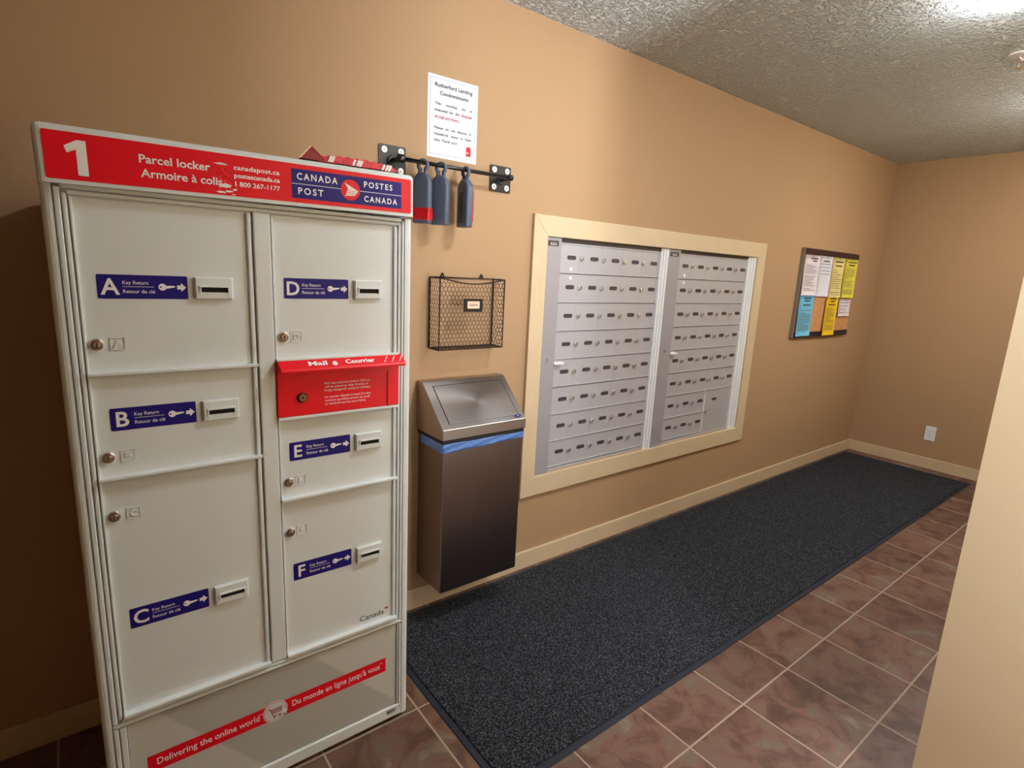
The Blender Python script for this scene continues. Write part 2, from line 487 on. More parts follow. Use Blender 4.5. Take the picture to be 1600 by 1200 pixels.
# mitred casing round the mailboxes
X0, X1, Z0, Z1 = 0.7064, 2.6319, 0.375, 1.6666
b = MB(); yf, yb = -0.018, 0.0
g = 0.0006
def casing(q):
    pts = [Vector((x, z, 0)) for x, z in q]
    c = sum(pts, Vector()) / 4
    bm2 = bmesh.new()
    A = [bm2.verts.new((p.x, yf, p.y)) for p in pts]; B = [bm2.verts.new((p.x, yb, p.y)) for p in pts]
    for j in range(4): bm2.faces.new((A[j], A[(j + 1) % 4], B[(j + 1) % 4], B[j]))
    bm2.faces.new(A[::-1]); bm2.faces.new(B)
    bmesh.ops.recalc_face_normals(bm2, faces=bm2.faces)
    bmesh.ops.bevel(bm2, geom=[e for e in bm2.edges if all(v.co.y < yf + 1e-5 for v in e.verts)], offset=0.002, segments=2, profile=0.5, affect='EDGES')
    b._merge(bm2, 'trim')
casing([(X0, Z0), (X1, Z0), (ox1, oz0), (ox0, oz0)])
casing([(X0, Z1), (ox0, oz1), (ox1, oz1), (X1, Z1)])
casing([(X0, Z0 + g), (ox0, oz0 + g), (ox0, oz1 - g), (X0, Z1 - g)])
casing([(X1, Z0 + g), (X1, Z1 - g), (ox1, oz1 - g), (ox1, oz0 + g)])
structure(b.build('trim_1', label='cream mitred wooden casing round the mailboxes'))

# ------------------------------------------------------------------ ceiling lamps
def ceiling_lamp(x, y, label, R_=0.095):
    t = thing('ceiling_light', label, 'light', (x, y, H), 'round ceiling lights')
    b = MB(); b.cyl((x, y, H - 0.006), R_ + .006, 0.012, 'Z', 'lampring', n=48, bev=0.003); b.build('trim_ring', t)
    b = MB()
    prof = [(R_ * math.cos(q * PI / 20), H - 0.012 - 0.045 * math.sin(q * PI / 20)) for q in range(10)]
    n = 40; i = b.mi('lamp'); rings = []
    for r, z in prof:
        rings.append([b.bm.verts.new((x + r * math.cos(2 * PI * k / n), y + r * math.sin(2 * PI * k / n), z)) for k in range(n)])
    for a, c in zip(rings, rings[1:]):
        for k in range(n):
            f = b.bm.faces.new((a[k], a[(k + 1) % n], c[(k + 1) % n], c[k])); f.smooth = True
    b.bm.faces.new(rings[-1]); b.bm.faces.new(rings[0][::-1])
    b.build('diffuser', t)
    return t
for k, (x, y) in enumerate(LAMP_SPOTS):
    ceiling_lamp(x, y, ['round glowing flush ceiling light cut off by the top edge of the photo',
                        'round flush ceiling light above the waste bin, out of frame',
                        'added round ceiling light brightening the end wall, out of frame',  # added lamp, lifts the far end
                        'added round ceiling light behind the camera brightening the partition, out of frame'][k], (0.080, 0.125, 0.135, 0.185)[k])  # added lamp, lights the partition face

# sprinkler
sx, sy = 2.385, -1.150
t = thing('fire_sprinkler', 'small pale fire sprinkler on the textured ceiling by the right frame edge', 'sprinkler', (sx, sy, H))
b = MB(); b.cyl((sx, sy, H - 0.004), 0.042, 0.008, 'Z', 'lampring', n=32, bev=0.002); b.build('escutcheon', t)
b = MB(); b.cyl((sx, sy, H - 0.018), 0.011, 0.026, 'Z', 'chrome', n=16)
b.tube([(sx - 0.011, sy, H - 0.028), (sx - 0.017, sy, H - 0.04), (sx, sy, H - 0.055)], 0.002, 'chrome')
b.tube([(sx + 0.011, sy, H - 0.028), (sx + 0.017, sy, H - 0.04), (sx, sy, H - 0.055)], 0.002, 'chrome')
b.build('head', t)
b = MB(); b.cyl((sx, sy, H - 0.056), 0.016, 0.002, 'Z', 'chrome', n=16); b.build('deflector', t)

# ------------------------------------------------------------------ floor mat
t = thing('floor_mat', 'long charcoal carpet runner with dark rubber edge on the brown tiles', 'mat', (2.17, -0.48, 0))
mx0, mx1, my0, my1 = -0.043, 4.39, -0.925, -0.032
b = MB(); b.box(mx0, mx1, my0, my1, 0, 0.004, 'matborder', bev=0.0015, seg=1); b.build('rubber_border', t)
b = MB()
b.box(mx0 + .022, mx1 - .022, my0 + .022, my1 - .022, 0.003, 0.009, 'carpet', bev=0.003, seg=2); b.build('carpet_pile', t)

# ------------------------------------------------------------------ parcel locker
LX0, LX1, FY = -0.8973, -0.1250, -0.5029
LK = thing('parcel_locker', 'tall light grey parcel locker with red header and six lettered doors', 'parcel locker', (-0.5105, -0.25, 0))
b = MB()
b.box(LX0 + .03, LX1 - .03, -0.46, -0.05, 0.0, 0.03, 'dark')
b.box(LX0, LX1, FY + .012, -0.018, 0.012, 1.548, 'locker', bev=0.010, seg=3)
cab = b.build('cabinet', LK)

def rail(mb, x0, x1, z0, z1, y=FY, bev=0.0025, m_='locker'):
    mb.box(x0, x1, y, FY + .0165, z0, z1, m_, bev=bev, seg=2)
b = MB()
vert_edges = lambda e: abs(e.verts[0].co.z - e.verts[1].co.z) > 0.1 and min(v.co.y for v in e.verts) < FY + .005
for (xa, xb, side) in ((LX0, -0.8795, -1), (-0.1465, LX1, 1)):
    xo = LX0 if side < 0 else LX1
    b.box(xa, xb, FY, FY + .05, 0.012, 1.546, 'locker', bev=0.0125, seg=4,
          edges=lambda e, xo=xo: vert_edges(e) and abs(e.verts[0].co.x - xo) < 1e-4)
rail(b, -0.8775, -0.8680, 0.352, 1.540); rail(b, -0.8775, -0.8680, 0.03, 0.336)
rail(b, -0.8660, -0.8580, 0.360, 1.530, FY + .001); rail(b, -0.8660, -0.8530, 0.05, 0.336, FY + .001)
rail(b, -0.1560, -0.1485, 0.352, 1.540); rail(b, -0.1560, -0.1485, 0.03, 0.336)
rail(b, -0.1655, -0.1580, 0.352, 1.530, FY + .001); rail(b, -0.1625, -0.1580, 0.05, 0.336, FY + .001)
rail(b, -0.8680, -0.1560, 1.5365, 1.546, FY + .001); rail(b, -0.8580, -0.1580, 1.5265, 1.5345, FY + .001)
rail(b, -0.5275, -0.4905, 0.362, 1.5265)                       # middle stile
rail(b, -0.8775, -0.1485, 0.3415, 0.350, FY - .001); rail(b, -0.8600, -0.1600, 0.352, 0.3595, FY)
b.box(-0.8775, -0.1465, FY, FY + .03, 0.012, 0.050, 'locker', bev=0.003)
b.build('front_frame', LK)

def emboss(mb, ch, x, z, y):
    s_ = 0.026
    for (a, c, d, e) in ((x - s_/2, x + s_/2, z + s_/2 - .001, z + s_/2), (x - s_/2, x + s_/2, z - s_/2, z - s_/2 + .001),
                         (x - s_/2, x - s_/2 + .001, z - s_/2, z + s_/2), (x + s_/2 - .001, x + s_/2, z - s_/2, z + s_/2)):
        mb.box(a, c, y - .0014, y + .001, d, e, 'locker')
    V, F, wid, caph = glyphs(ch, 0.015, 1.0, 0.0)
    k = 0.015 / caph
    i = mb.mi('locker')
    bm2 = bmesh.new(); vs = [bm2.verts.new((x + (v[0] - wid / 2) * k, y - .0020, z - .0075 + v[1] * k)) for v in V]
    for f in F:
        try: bm2.faces.new([vs[q] for q in f])
        except ValueError: pass
    r = bmesh.ops.extrude_face_region(bm2, geom=bm2.faces[:])
    bmesh.ops.translate(bm2, vec=(0, .0026, 0), verts=[q for q in r['geom'] if isinstance(q, bmesh.types.BMVert)])
    mb._merge(bm2, 'locker')

def cylinder_lock(parent, x, z, y, name='lock'):
    b = MB()
    b.cyl((x, y - .0025, z), 0.0125, 0.007, 'Y', 'chrome', n=28, bev=0.0018)
    b.cyl((x, y - .0075, z), 0.0088, 0.005, 'Y', 'brass', n=24, bev=0.0012)
    b.cyl((x, y - .0100, z), 0.0062, 0.002, 'Y', 'chrome', n=20, bev=0.0006)
    b.box(x - .0008, x + .0008, y - .0114, y - .0105, z - .0042, z + .0042, 'dark')
    return b.build(name, parent, label='round chrome cylinder lock')

def key_slot(parent, x, z, y):
    """key return escutcheon: bevelled block with a recessed dark mouth"""
    b = MB(); W_, H_ = 0.0775, 0.049
    x0, x1, z1, z0 = x, x + W_, z, z - H_
    fy = y - .009
    sx0, sx1, sz0, sz1 = x0 + .013, x1 - .011, z0 + .0155, z0 + .0265
    slabs = [(x0, x1, sz1, z1), (x0, x1, z0, sz0), (x0, sx0, sz0, sz1), (sx1, x1, sz0, sz1)]
    b.box(x0, x1, fy + .003, y, z0, z1, 'locker', bev=0.0022)
    for q in slabs: b.box(q[0] + .003, q[1] - .003 if q[1] == x1 else q[1], fy, fy + .004, q[2] + (.003 if q[2] == z0 else 0), q[3] - (.003 if q[3] == z1 else 0), 'locker')
    # hood lip above and sides of the mouth
    b.box(sx0 - .003, sx1 + .003, fy - .0035, fy + .001, sz1, sz1 + .0035, 'locker', bev=0.0008)
    b.box(sx0 - .003, sx0, fy - .002, fy + .001, sz0 - .001, sz1, 'locker'); b.box(sx1, sx1 + .003, fy - .002, fy + .001, sz0 - .001, sz1, 'locker')
    b.box(sx0, sx1, fy + .0024, fy + .0035, sz0, sz1, 'dark')
    return b.build('key_slot', parent)

def key_label(parent, ch, x, z, y):
    b = MB(); W_, H_ = 0.160, 0.049
    x1, z0 = x + W_, z - H_
    slab(b, rrect(x, x1, z0, z, .003), y - .0006, y, 'navy')
    f = front(y - .0009)
    V, F, wid, caph = glyphs(ch, 0.02, 1.0, 0.0)
    cw = 0.033 / caph * wid * 0.98
    cx = x + .0215
    b.mesh_text(ch, f, 'white', cx - cw / 2, cx + cw / 2, z0 + .008, 0.033, bold=0.02)
    b.mesh_text('Key Return', f, 'white', x + .043, x + .088, z0 + .0295, 0.0074, bold=0.006)
    b.mesh_text('Retour de clé', f, 'white', x + .043, x + .099, z0 + .0115, 0.0074, bold=0.006)
    flat(b, [(x + .043, z0 + .0243), (x + .098, z0 + .0243), (x + .098, z0 + .0252), (x + .043, z0 + .0252)], y - .0009, 'white')
    kx, kz = x + .113, z0 + .0250
    flat(b, circ(kx, kz, .0073, 20), y - .0009, 'white')
    flat(b, [(kx, kz + .0028), (kx + .022, kz + .0028), (kx + .0235, kz + .0012), (kx + .0235, kz - .0002), (kx + .020, kz - .0002), (kx + .019, kz - .0020),
             (kx + .017, kz - .0005), (kx + .015, kz - .0022), (kx + .012, kz - .0022), (kx + .010, kz - .0030), (kx, kz - .0030)], y - .0010, 'white')
    flat(b, circ(kx - .0032, kz, .0017, 12), y - .0012, 'navy')
    ax = x + .1400
    flat(b, [(ax, kz + .0042), (ax + .0075, kz + .0042), (ax + .0075, kz + .0095), (ax + .0172, kz), (ax + .0075, kz - .0095), (ax + .0075, kz - .0042), (ax, kz - .0042)], y - .0009, 'white')
    b.recalc = False
    return b.build('key_return_label', parent, label='navy key return sticker with white %s' % ch)

PY = FY + .0085          # recessed face of the doors
def locker_door(ch, x0, x1, z0, z1, lab_z, lock_z, left):
    b = MB()
    b.box(x0, x1, PY, FY + .0175, z0, z1, 'locker', bev=0.001)
    yr = FY + .0025
    b.box(x0, x0 + .0045, yr, PY + .002, z0, z1, 'locker', bev=0.0015)                 # raised rims of the pressed door
    b.box(x1 - .0115, x1 - .001, yr, PY + .002, z0, z1, 'locker', bev=0.003)
    b.box(x0, x1, FY - .0075, PY + .002, z0, z0 + .0070, 'locker', bev=0.0015)
    ex = x0 + (.056 if left else .051)
    emboss(b, ch, ex, lock_z, PY)
    d = b.build('compartment_door', LK, label='grey compartment door marked %s' % ch, loc=((x0 + x1) / 2, PY, (z0 + z1) / 2))
    cylinder_lock(d, x0 + .0205, lock_z, PY)
    key_label(d, ch, -0.825 if left else -0.4625, lab_z, PY)
    key_slot(d, -0.6530 if left else -0.2895, lab_z, PY)
locker_door('A', -0.8555, -0.5300, 1.1715, 1.5240, 1.378, 1.2355, True)
locker_door('B', -0.8555, -0.5300, 0.9435, 1.1695, 1.0985, 0.9930, True)
locker_door('C', -0.8555, -0.5300, 0.3640, 0.9415, 0.628, 0.8590, True)
locker_door('D', -0.4885, -0.1665, 1.1790, 1.5240, 1.3810, 1.2390, False)
locker_door('E', -0.4885, -0.1665, 0.8150, 1.0290, 0.967, 0.8630, False)
d = locker_door('F', -0.4885, -0.1665, 0.3640, 0.8130, 0.629, 0.7240, False)

# country wordmark on door F (top-level part of the locker front)
b = MB(); f = front(PY - .0004)
b.mesh_text('Canada', f, 'ink', -0.279, -0.203, 0.386, 0.0155, bold=0.004)
b.box(-0.1995, -0.1970, PY - .0006, PY, 0.3985, 0.4065, 'inkred'); b.box(-0.1925, -0.1900, PY - .0006, PY, 0.3985, 0.4065, 'inkred'); b.box(-0.1965, -0.1930, PY - .0006, PY, 0.4, 0.405, 'inkred')
b.build('wordmark', LK, label='small black wordmark with tiny red flag')

# red mail drop
mb_ = MB()
mb_.box(-0.4900, -0.1650, FY - .006, FY + .017, 1.0395, 1.1640, 'redbox', bev=0.0015)
mb_.box(-0.2010, -0.1930, FY - .009, FY - .005, 1.0400, 1.1360, 'redbox', bev=0.0015)
mb_.box(-0.4900, -0.1650, FY - .008, FY + .017, 1.0310, 1.0385, 'locker', bev=0.0015)
drop = mb_.build('mail_drop', LK, label='glossy red mail drop between doors D and E')
b = MB()
prof = [(FY + .004, 1.183), (FY - .008, 1.1815), (FY - .030, 1.1640), (FY - .0335, 1.1590), (FY - .033, 1.1545), (FY - .028, 1.1535), (FY - .006, 1.1560), (FY + .004, 1.1560)]
bm2 = bmesh.new()
A = [bm2.verts.new((-0.4890, y, z)) for y, z in prof]; B = [bm2.verts.new((-0.1560, y, z)) for y, z in prof]
for j in range(len(prof)): bm2.faces.new((A[j], A[(j + 1) % len(prof)], B[(j + 1) % len(prof)], B[j]))
bm2.faces.new(A[::-1]); bm2.faces.new(B)
bmesh.ops.recalc_face_normals(bm2, faces=bm2.faces)
bmesh.ops.bevel(bm2, geom=[e for e in bm2.edges if abs(e.verts[0].co.x - e.verts[1].co.x) < 1e-5 and min(v.co.y for v in e.verts) < FY - .005], offset=0.004, segments=3, profile=0.5, affect='EDGES')
b._merge(bm2, 'redbox')
# writing on the sloping top of the flap
ya, za, yb_, zb_ = FY - .008, 1.1815, FY - .030, 1.1640
L_ = math.hypot(ya - yb_, za - zb_); uy, uz = (ya - yb_) / L_, (za - zb_) / L_
def slope(x, t_): return Vector((x, yb_ + uy * t_ - .0006, zb_ + uz * t_ + .0006))
b.mesh_text('Mail', slope, 'white', -0.418, -0.371, .007, 0.0145, bold=0.03)
b.mesh_text('Courrier', slope, 'white', -0.323, -0.243, .007, 0.0145, bold=0.03)
b.poly([slope(x, t_) for x, t_ in ((-0.357, .016), (-0.357, .010), (-0.361, .010), (-0.3515, .003), (-0.342, .010), (-0.346, .010), (-0.346, .016), (-0.3515, .019))], 'white')
for k in range(3):
    xs = -0.219 + .022 * k
    b.poly([slope(xs, .004), slope(xs + .002, .004), slope(xs + .016, .024), slope(xs + .0135, .024)], 'white')
b.build('hood', drop)
b = MB()
b.cyl((-0.4310, FY - .0075, 1.0860), 0.0125, 0.005, 'Y', 'dark', n=24, bev=0.001)
b.cyl((-0.4310, FY - .0105, 1.0860), 0.0098, 0.003, 'Y', 'brass', n=24, bev=0.0008)
b.cyl((-0.4310, FY - .0122, 1.0860), 0.0028, 0.001, 'Y', 'dark', n=12)
b.build('lock', drop, label='small brass mail lock')
b = MB(); f = front(FY - .0066)
for k, (s_, xe) in enumerate((('Mail deposited here before 5:00 a.m.', -0.249), ('will be picked up daily Monday to', -0.256), ('Friday except for statutory holidays.', -0.249),
                        ('', 0), ('Le courrier déposé ici avant 5 h sera', -0.249), ('ramassé quotidiennement du lundi', -0.252), ('au vendredi sauf les jours fériés.', -0.262))):
    if s_: b.mesh_text(s_, f, 'white', -0.3740, xe, 1.1145 - k * .0092 + (0.001 if k > 3 else 0), 0.0058, bold=0.006)
b.recalc = False
b.build('notice_print', drop)

# header
HT = Matrix.Translation((-0.51, 0, 1.60)) @ Matrix.Rotation(-0.010, 4, 'Y') @ Matrix.Translation((0.51, 0, -1.60))
HY = FY - .018
b = MB()
b.box(LX0 - .0015, LX1 - .0045, HY, FY + .075, 1.5475, 1.6530, 'locker', bev=0.012, seg=4, mtx=HT,
      edges=lambda e: not (max(v.co.z for v in e.verts) < 1.55) and min(v.co.y for v in e.verts) < HY + .05)
hdr = b.build('header', LK)
b = MB()
hf = lambda d: (lambda x, z: HT @ Vector((x, HY - d, z)))
def hflat(pts, d, m_): b.poly([HT @ Vector((x, HY - d, z)) for x, z in pts], m_)
b.recalc = False
hflat(rrect(-0.8850, -0.1400, 1.5550, 1.6400, .004), .0008, 'redhdr')
one = [(-0.8205, 1.5640), (-0.8205, 1.6270), (-0.8345, 1.6270), (-0.8540, 1.6150), (-0.8505, 1.6030), (-0.8365, 1.6100), (-0.8365, 1.5640)]
hflat(one, .0012, 'white')
b.mesh_text('Parcel locker', hf(.0012), 'white', -0.7380, -0.6120, 1.6010, 0.0160, bold=0.018)
b.mesh_text('Armoire à colis', hf(.0012), 'white', -0.7370, -0.5900, 1.5740, 0.0160, bold=0.018)
b.mesh_text('canadapost.ca', hf(.0012), 'white', -0.5660, -0.4710, 1.6100, 0.0098, bold=0.022, sp=1.06)
b.mesh_text('postescanada.ca', hf(.0012), 'white', -0.5660, -0.4710, 1.5935, 0.0098, bold=0.022)
b.mesh_text('1 800 267-1177', hf(.0012), 'white', -0.5650, -0.4710, 1.5760, 0.0098, bold=0.022)
# glints on the wrinkled vinyl, painted as white patches
for cx, cz, a_, c_ in ((-0.585, 1.5745, .016, .006), (-0.592, 1.561, .012, .003), (-0.577, 1.5635, .010, .0022), (-0.591, 1.6185, .015, .0022), (-0.5665, 1.568, .006, .002), (-0.569, 1.5580, .005, .0012)):
    P_ = [(cx + a_ * math.cos(2 * PI * k / 14) * random.uniform(.55, 1.1), cz + c_ * math.sin(2 * PI * k / 14) * random.uniform(.5, 1.2)) for k in range(14)]
    hflat(P_, .0013, 'white')
bx0, bx1, bz0, bz1 = -0.4450, -0.1680, 1.5645, 1.6295
hflat([(bx0, bz0), (bx1, bz0), (bx1, bz1), (bx0, bz1)], .0012, 'navy')
ccx, ccz, cr_ = -0.3050, 1.5965, .0245
hflat([(bx0, 1.5960), (ccx, 1.5960), (ccx, 1.5976), (bx0, 1.5976)], .0014, 'whitefaint'); hflat([(ccx, 1.5960), (bx1, 1.5960), (bx1, 1.5976), (ccx, 1.5976)], .0014, 'whitefaint')
hflat(circ(ccx, ccz, cr_, 40), .0016, 'redhdr')
for s_, xa, xb, zz in (('CANADA', -0.4330, -0.3370, 1.6060), ('POST', -0.4310, -0.3720, 1.5740), ('POSTES', -0.2700, -0.1935, 1.6070), ('CANADA', -0.2700, -0.1800, 1.5730)):
    b.mesh_text(s_, hf(.0015), 'white', xa, xb, zz, 0.0150 if xa < -.4 else 0.0140, bold=0.024, sp=1.35)
for k_ in range(3):
    q_ = .02 - .17 * k_
    hflat([(ccx + u * cr_, ccz + v * cr_) for u, v in ((-.40 - .05 * k_, q_ - .05), (.55 - .1 * k_, q_ - .10), (.55 - .1 * k_, q_ - .14), (-.42 - .05 * k_, q_ - .10))], .0023, 'redhdr')
wing = [(-.62, .66), (.05, .33), (.80, -.06), (.42, -.52), (-.58, -.60), (-.44, -.30), (-.36, -.02), (-.24, .08)]
hflat([(ccx + u * cr_, ccz + v * cr_) for u, v in wing], .0019, 'white')
b.build('header_sign', hdr, label='red header sign with white writing and navy post logo')

# kick panel with slogan
b = MB(); KY = FY + .006
b.box(-0.8520, -0.1640, KY, FY + .0165, 0.0520, 0.3340, 'panel_sticker', bev=0.001)
kick = b.build('kick_panel', LK, label='darker grey printed panel below the doors')
b = MB(); b.recalc = False
flat(b, [(-0.8190, 0.1815), (-0.1980, 0.1855), (-0.1980, 0.2325), (-0.8190, 0.2285)], KY - .0004, 'red')
f = front(KY - .0008)
b.mesh_text('Delivering the online world', f, 'white', -0.8000, -0.5650, 0.1980, 0.0180, bold=0.008)
b.mesh_text('TM', f, 'white', -0.5630, -0.5560, 0.2130, 0.0040)
b.mesh_text("Du monde en ligne jusqu'à vous", f, 'white', -0.4790, -0.2180, 0.2010, 0.0180, bold=0.008)
b.mesh_text('MC', f, 'white', -0.2160, -0.2080, 0.2160, 0.0040)
cx, cz = -0.5240, 0.2080
flat(b, circ(cx, cz, .0320, 36), KY - .0010, 'white'); flat(b, circ(cx, cz, .0300, 36), KY - .0013, 'red'); flat(b, circ(cx, cz, .0288, 36), KY - .0016, 'whitefaint')
def seg(x0, z0, x1, z1, wd, d, m_):
    a = Vector((x1 - x0, z1 - z0)); a.normalize(); nx, nz = -a.y * wd / 2, a.x * wd / 2
    flat(b, [(x0 + nx, z0 + nz), (x1 + nx, z1 + nz), (x1 - nx, z1 - nz), (x0 - nx, z0 - nz)], KY - d, m_)
R_ = 'inkred'
seg(cx - .020, cz + .013, cx - .013, cz + .012, .0016, .0020, R_)
seg(cx - .013, cz + .012, cx - .006, cz - .013, .0016, .0020, R_); seg(cx - .006, cz - .013, cx + .014, cz - .013, .0016, .0020, R_)
seg(cx - .008, cz - .004, cx + .014, cz - .003, .0014, .0020, R_); seg(cx - .012, cz + .008, cx + .017, cz + .009, .0016, .0020, R_); seg(cx + .017, cz + .009, cx + .014, cz - .003, .0014, .0020, R_)
for k in range(5): seg(cx - .008 + k * .005, cz + .008, cx - .006 + k * .0045, cz - .004, .0010, .0020, R_)
for k in range(2): seg(cx - .011, cz + .004 - .004 * k, cx + .015, cz + .005 - .004 * k, .0009, .0020, R_)
flat(b, circ(cx - .003, cz - .017, .0026, 12), KY - .0020, R_); flat(b, circ(cx + .011, cz - .017, .0026, 12), KY - .0020, R_)
arr = [(0, 0), (.0005, -.022), (.0055, -.0175), (.0095, -.0255), (.0130, -.0240), (.0095, -.0160), (.0160, -.0155)]
flat(b, [(cx + .0185 + .0012 + u, cz + .003 - .0014 + v) for u, v in arr], KY - .0022, 'ink'); flat(b, [(cx + .0185 + u * .93, cz + .003 + v * .93) for u, v in arr], KY - .0026, 'white')
b.build('slogan_strip', kick, label='red slogan strip with cart emblem')
b = MB(); b.recalc = False
flat(b, [(-0.1980, 0.0270), (-0.1640, 0.0270), (-0.1640, 0.0430), (-0.1980, 0.0430)], FY - .0003, 'whitefaint')
x = -0.1960
while x < -0.1670:
    w_ = random.choice((.0007, .0012, .002)); flat(b, [(x, .0295), (x + w_, .0295), (x + w_, .0420), (x, .0420)], FY - .0005, 'ink'); x += w_ + random.choice((.0007, .0012))
b.build('barcode_sticker', LK, label='tiny barcode sticker at the lower right corner')

# flyers lying on the locker top
t = thing('flyer_bundle', 'crumpled red and white flyer pack lying on top of the parcel locker', 'flyer', (-0.30, -0.465, 1.548))
t.location.z = 1.653
ORG[t.name] = Vector(t.location)
b = MB()
bm2 = bmesh.new()
nx, ny = 30, 4
grid = []
for i in range(nx + 1):
    row = []
    for j in range(ny + 1):
        x = -0.375 + 0.205 * i / nx; y = -0.500 + 0.055 * j / ny
        z = 1.6665 + 0.0105 * math.sin(PI * min(1, max(0, (i / nx) * 1.0))) ** 0.5 + 0.0022 * math.sin(i * 1.9 + j) + 0.0015 * random.uniform(-1, 1)
        if i == nx: z = 1.6650
        row.append((x, y, z))
    grid.append(row)
T_ = [[bm2.verts.new(p) for p in r] for r in grid]; B_ = [[bm2.verts.new((p[0], p[1], 1.6585 + 0.004 * (p[0] + .375) / .205)) for p in r] for r in grid]
for i in range(nx):
    for j in range(ny):
        bm2.faces.new((T_[i][j], T_[i + 1][j], T_[i + 1][j + 1], T_[i][j + 1])); bm2.faces.new((B_[i][j], B_[i][j + 1], B_[i + 1][j + 1], B_[i + 1][j]))
for i in range(nx):
    bm2.faces.new((B_[i][0], B_[i + 1][0], T_[i + 1][0], T_[i][0])); bm2.faces.new((T_[i][ny], T_[i + 1][ny], B_[i + 1][ny], B_[i][ny]))
for j in range(ny):
    bm2.faces.new((T_[0][j], T_[0][j + 1], B_[0][j + 1], B_[0][j])); bm2.faces.new((B_[nx][j], B_[nx][j + 1], T_[nx][j + 1], T_[nx][j]))
b._merge(bm2, 'flyerpink')
yy = -0.5012
for xw in (-0.352, -0.345, -0.292, -0.281, -0.274, -0.214, -0.204, -0.196):
    b.prism([(xw, 1.6600), (xw + .006, 1.6605), (xw + .012, 1.6740), (xw + .006, 1.6750)], yy, yy + .002, lambda p, q, a: Vector((p, a, q)), 'white')
b.build('folded_flyer', t)
b = MB()
b.prism([(-0.4180, 1.6590), (-0.3920, 1.6880), (-0.3880, 1.6865), (-0.3600, 1.6600)], -0.502, -0.460, lambda p, q, a: Vector((p + (a + .5) * .3, a, q)), 'flyerred')
b.prism([(-0.4200, 1.6600), (-0.3920, 1.6905), (-0.3900, 1.6880), (-0.4165, 1.6590)], -0.504, -0.458, lambda p, q, a: Vector((p + (a + .5) * .3, a, q)), 'card')
b.prism([(-0.3905, 1.6880), (-0.3890, 1.6895), (-0.3560, 1.6620), (-0.3590, 1.6620)], -0.503, -0.459, lambda p, q, a: Vector((p + (a + .5) * .3, a, q)), 'flyerpink')
b.build('folded_corner', t, label='raised dark red folded corner')

# ------------------------------------------------------------------ paper notice above the rail
sgx, sgz, SW, SH = 0.1926, 2.0986, 0.2159, 0.2794
t = thing('paper_notice', 'white letter-size recycling notice taped above the black rail', 'sign', (sgx + SW / 2, 0, sgz - SH))
b = MB(); b.box(sgx, sgx + SW, -0.0012, -0.0002, sgz - SH, sgz, 'paper'); b.build('sheet', t)
b = MB(); b.recalc = False
f = front(-0.0016)
xa, xb = sgx + .010, sgx + SW - .010; za, zb2 = sgz - SH + .012, sgz - .010
for (p0, p1, q0, q1) in ((xa, xb, za, za + .0009), (xa, xb, zb2 - .0009, zb2), (xa, xa + .0009, za, zb2), (xb - .0009, xb, za, zb2)):
    flat(b, [(p0, q0), (p1, q0), (p1, q1), (p0, q1)], -0.0015, 'blueprint')
b.mesh_text('Rutherford Landing', f, 'ink', sgx + .030, sgx + .190, sgz - .038, 0.0130, bold=0.022)
b.mesh_text('Condominiums', f, 'ink', sgx + .050, sgx + .172, sgz - .064, 0.0130, bold=0.022)
def wl(words, z, m_='ink', cap=.0085, xs=None):
    for wd, (p, q) in zip(words, xs): b.mesh_text(wd, f, m_, sgx + p, sgx + q, z, cap, bold=0.024)
z = sgz - .098
wl(['This', 'recycling', 'bin', 'is'], z, xs=[(.030, .055), (.076, .123), (.145, .162), (.181, .190)])
wl(['intended', 'for', 'the'], z - .022, xs=[(.030, .083), (.092, .108), (.117, .135)])
wl(['disposal'], z - .022, 'inkred', xs=[(.144, .190)])
wl(['of mail and flyers.'], z - .044, 'inkred', xs=[(.030, .136)])
for (p, q, zz) in ((.144, .190, z - .0245), (.030, .136, z - .0465)):
    flat(b, [(sgx + p, zz), (sgx + q, zz), (sgx + q, zz + .0009), (sgx + p, zz + .0009)], -0.0016, 'inkred')
z -= .082
wl(['Please', 'do', 'not', 'dispose', 'of'], z, xs=[(.030, .066), (.076, .090), (.100, .118), (.128, .170), (.180, .190)])
wl(['household', 'items', 'in', 'these'], z - .021, xs=[(.030, .088), (.101, .132), (.143, .152), (.162, .190)])
wl(['bins. Thank you!'], z - .042, xs=[(.030, .128)])
flat(b, [(sgx + .022, za + .005), (sgx + .036, za + .005), (sgx + .036, za + .008), (sgx + .022, za + .008)], -0.0016, 'whitefaint')
# clip-art letter box, with a small grey letter above it
lx, lz = sgx + .168, sgz - SH + .020
flat(b, [(lx, lz + .004), (lx + .022, lz + .004), (lx + .022, lz + .030)] + [(lx + .011 + .011 * math.cos(a), lz + .030 + .008 * math.sin(a)) for a in [k * PI / 8 for k in range(1, 8)]] + [(lx, lz + .030)], -0.0016, 'redsticker')
flat(b, [(lx + .002, lz), (lx + .005, lz), (lx + .005, lz + .005), (lx + .002, lz + .005)], -0.0017, 'inkred'); flat(b, [(lx + .017, lz), (lx + .020, lz), (lx + .020, lz + .005), (lx + .017, lz + .005)], -0.0017, 'inkred')
flat(b, [(lx + .002, lz + .014), (lx + .011, lz + .014), (lx + .011, lz + .017), (lx + .002, lz + .017)], -0.0019, 'white')
flat(b, [(lx - .014, lz + .040), (lx + .004, lz + .043), (lx + .006, lz + .056), (lx - .006, lz + .055)], -0.0017, 'whitefaint')
b.build('print', t)
b = MB(); b.cyl((sgx + .018, -0.0022, sgz - .026), 0.0022, 0.0016, 'Y', 'whitefaint', n=10); b.cyl((sgx + .006, -0.0022, sgz - .006), 0.0022, .0016, 'Y', 'whitefaint', n=10); b.build('pin', t)

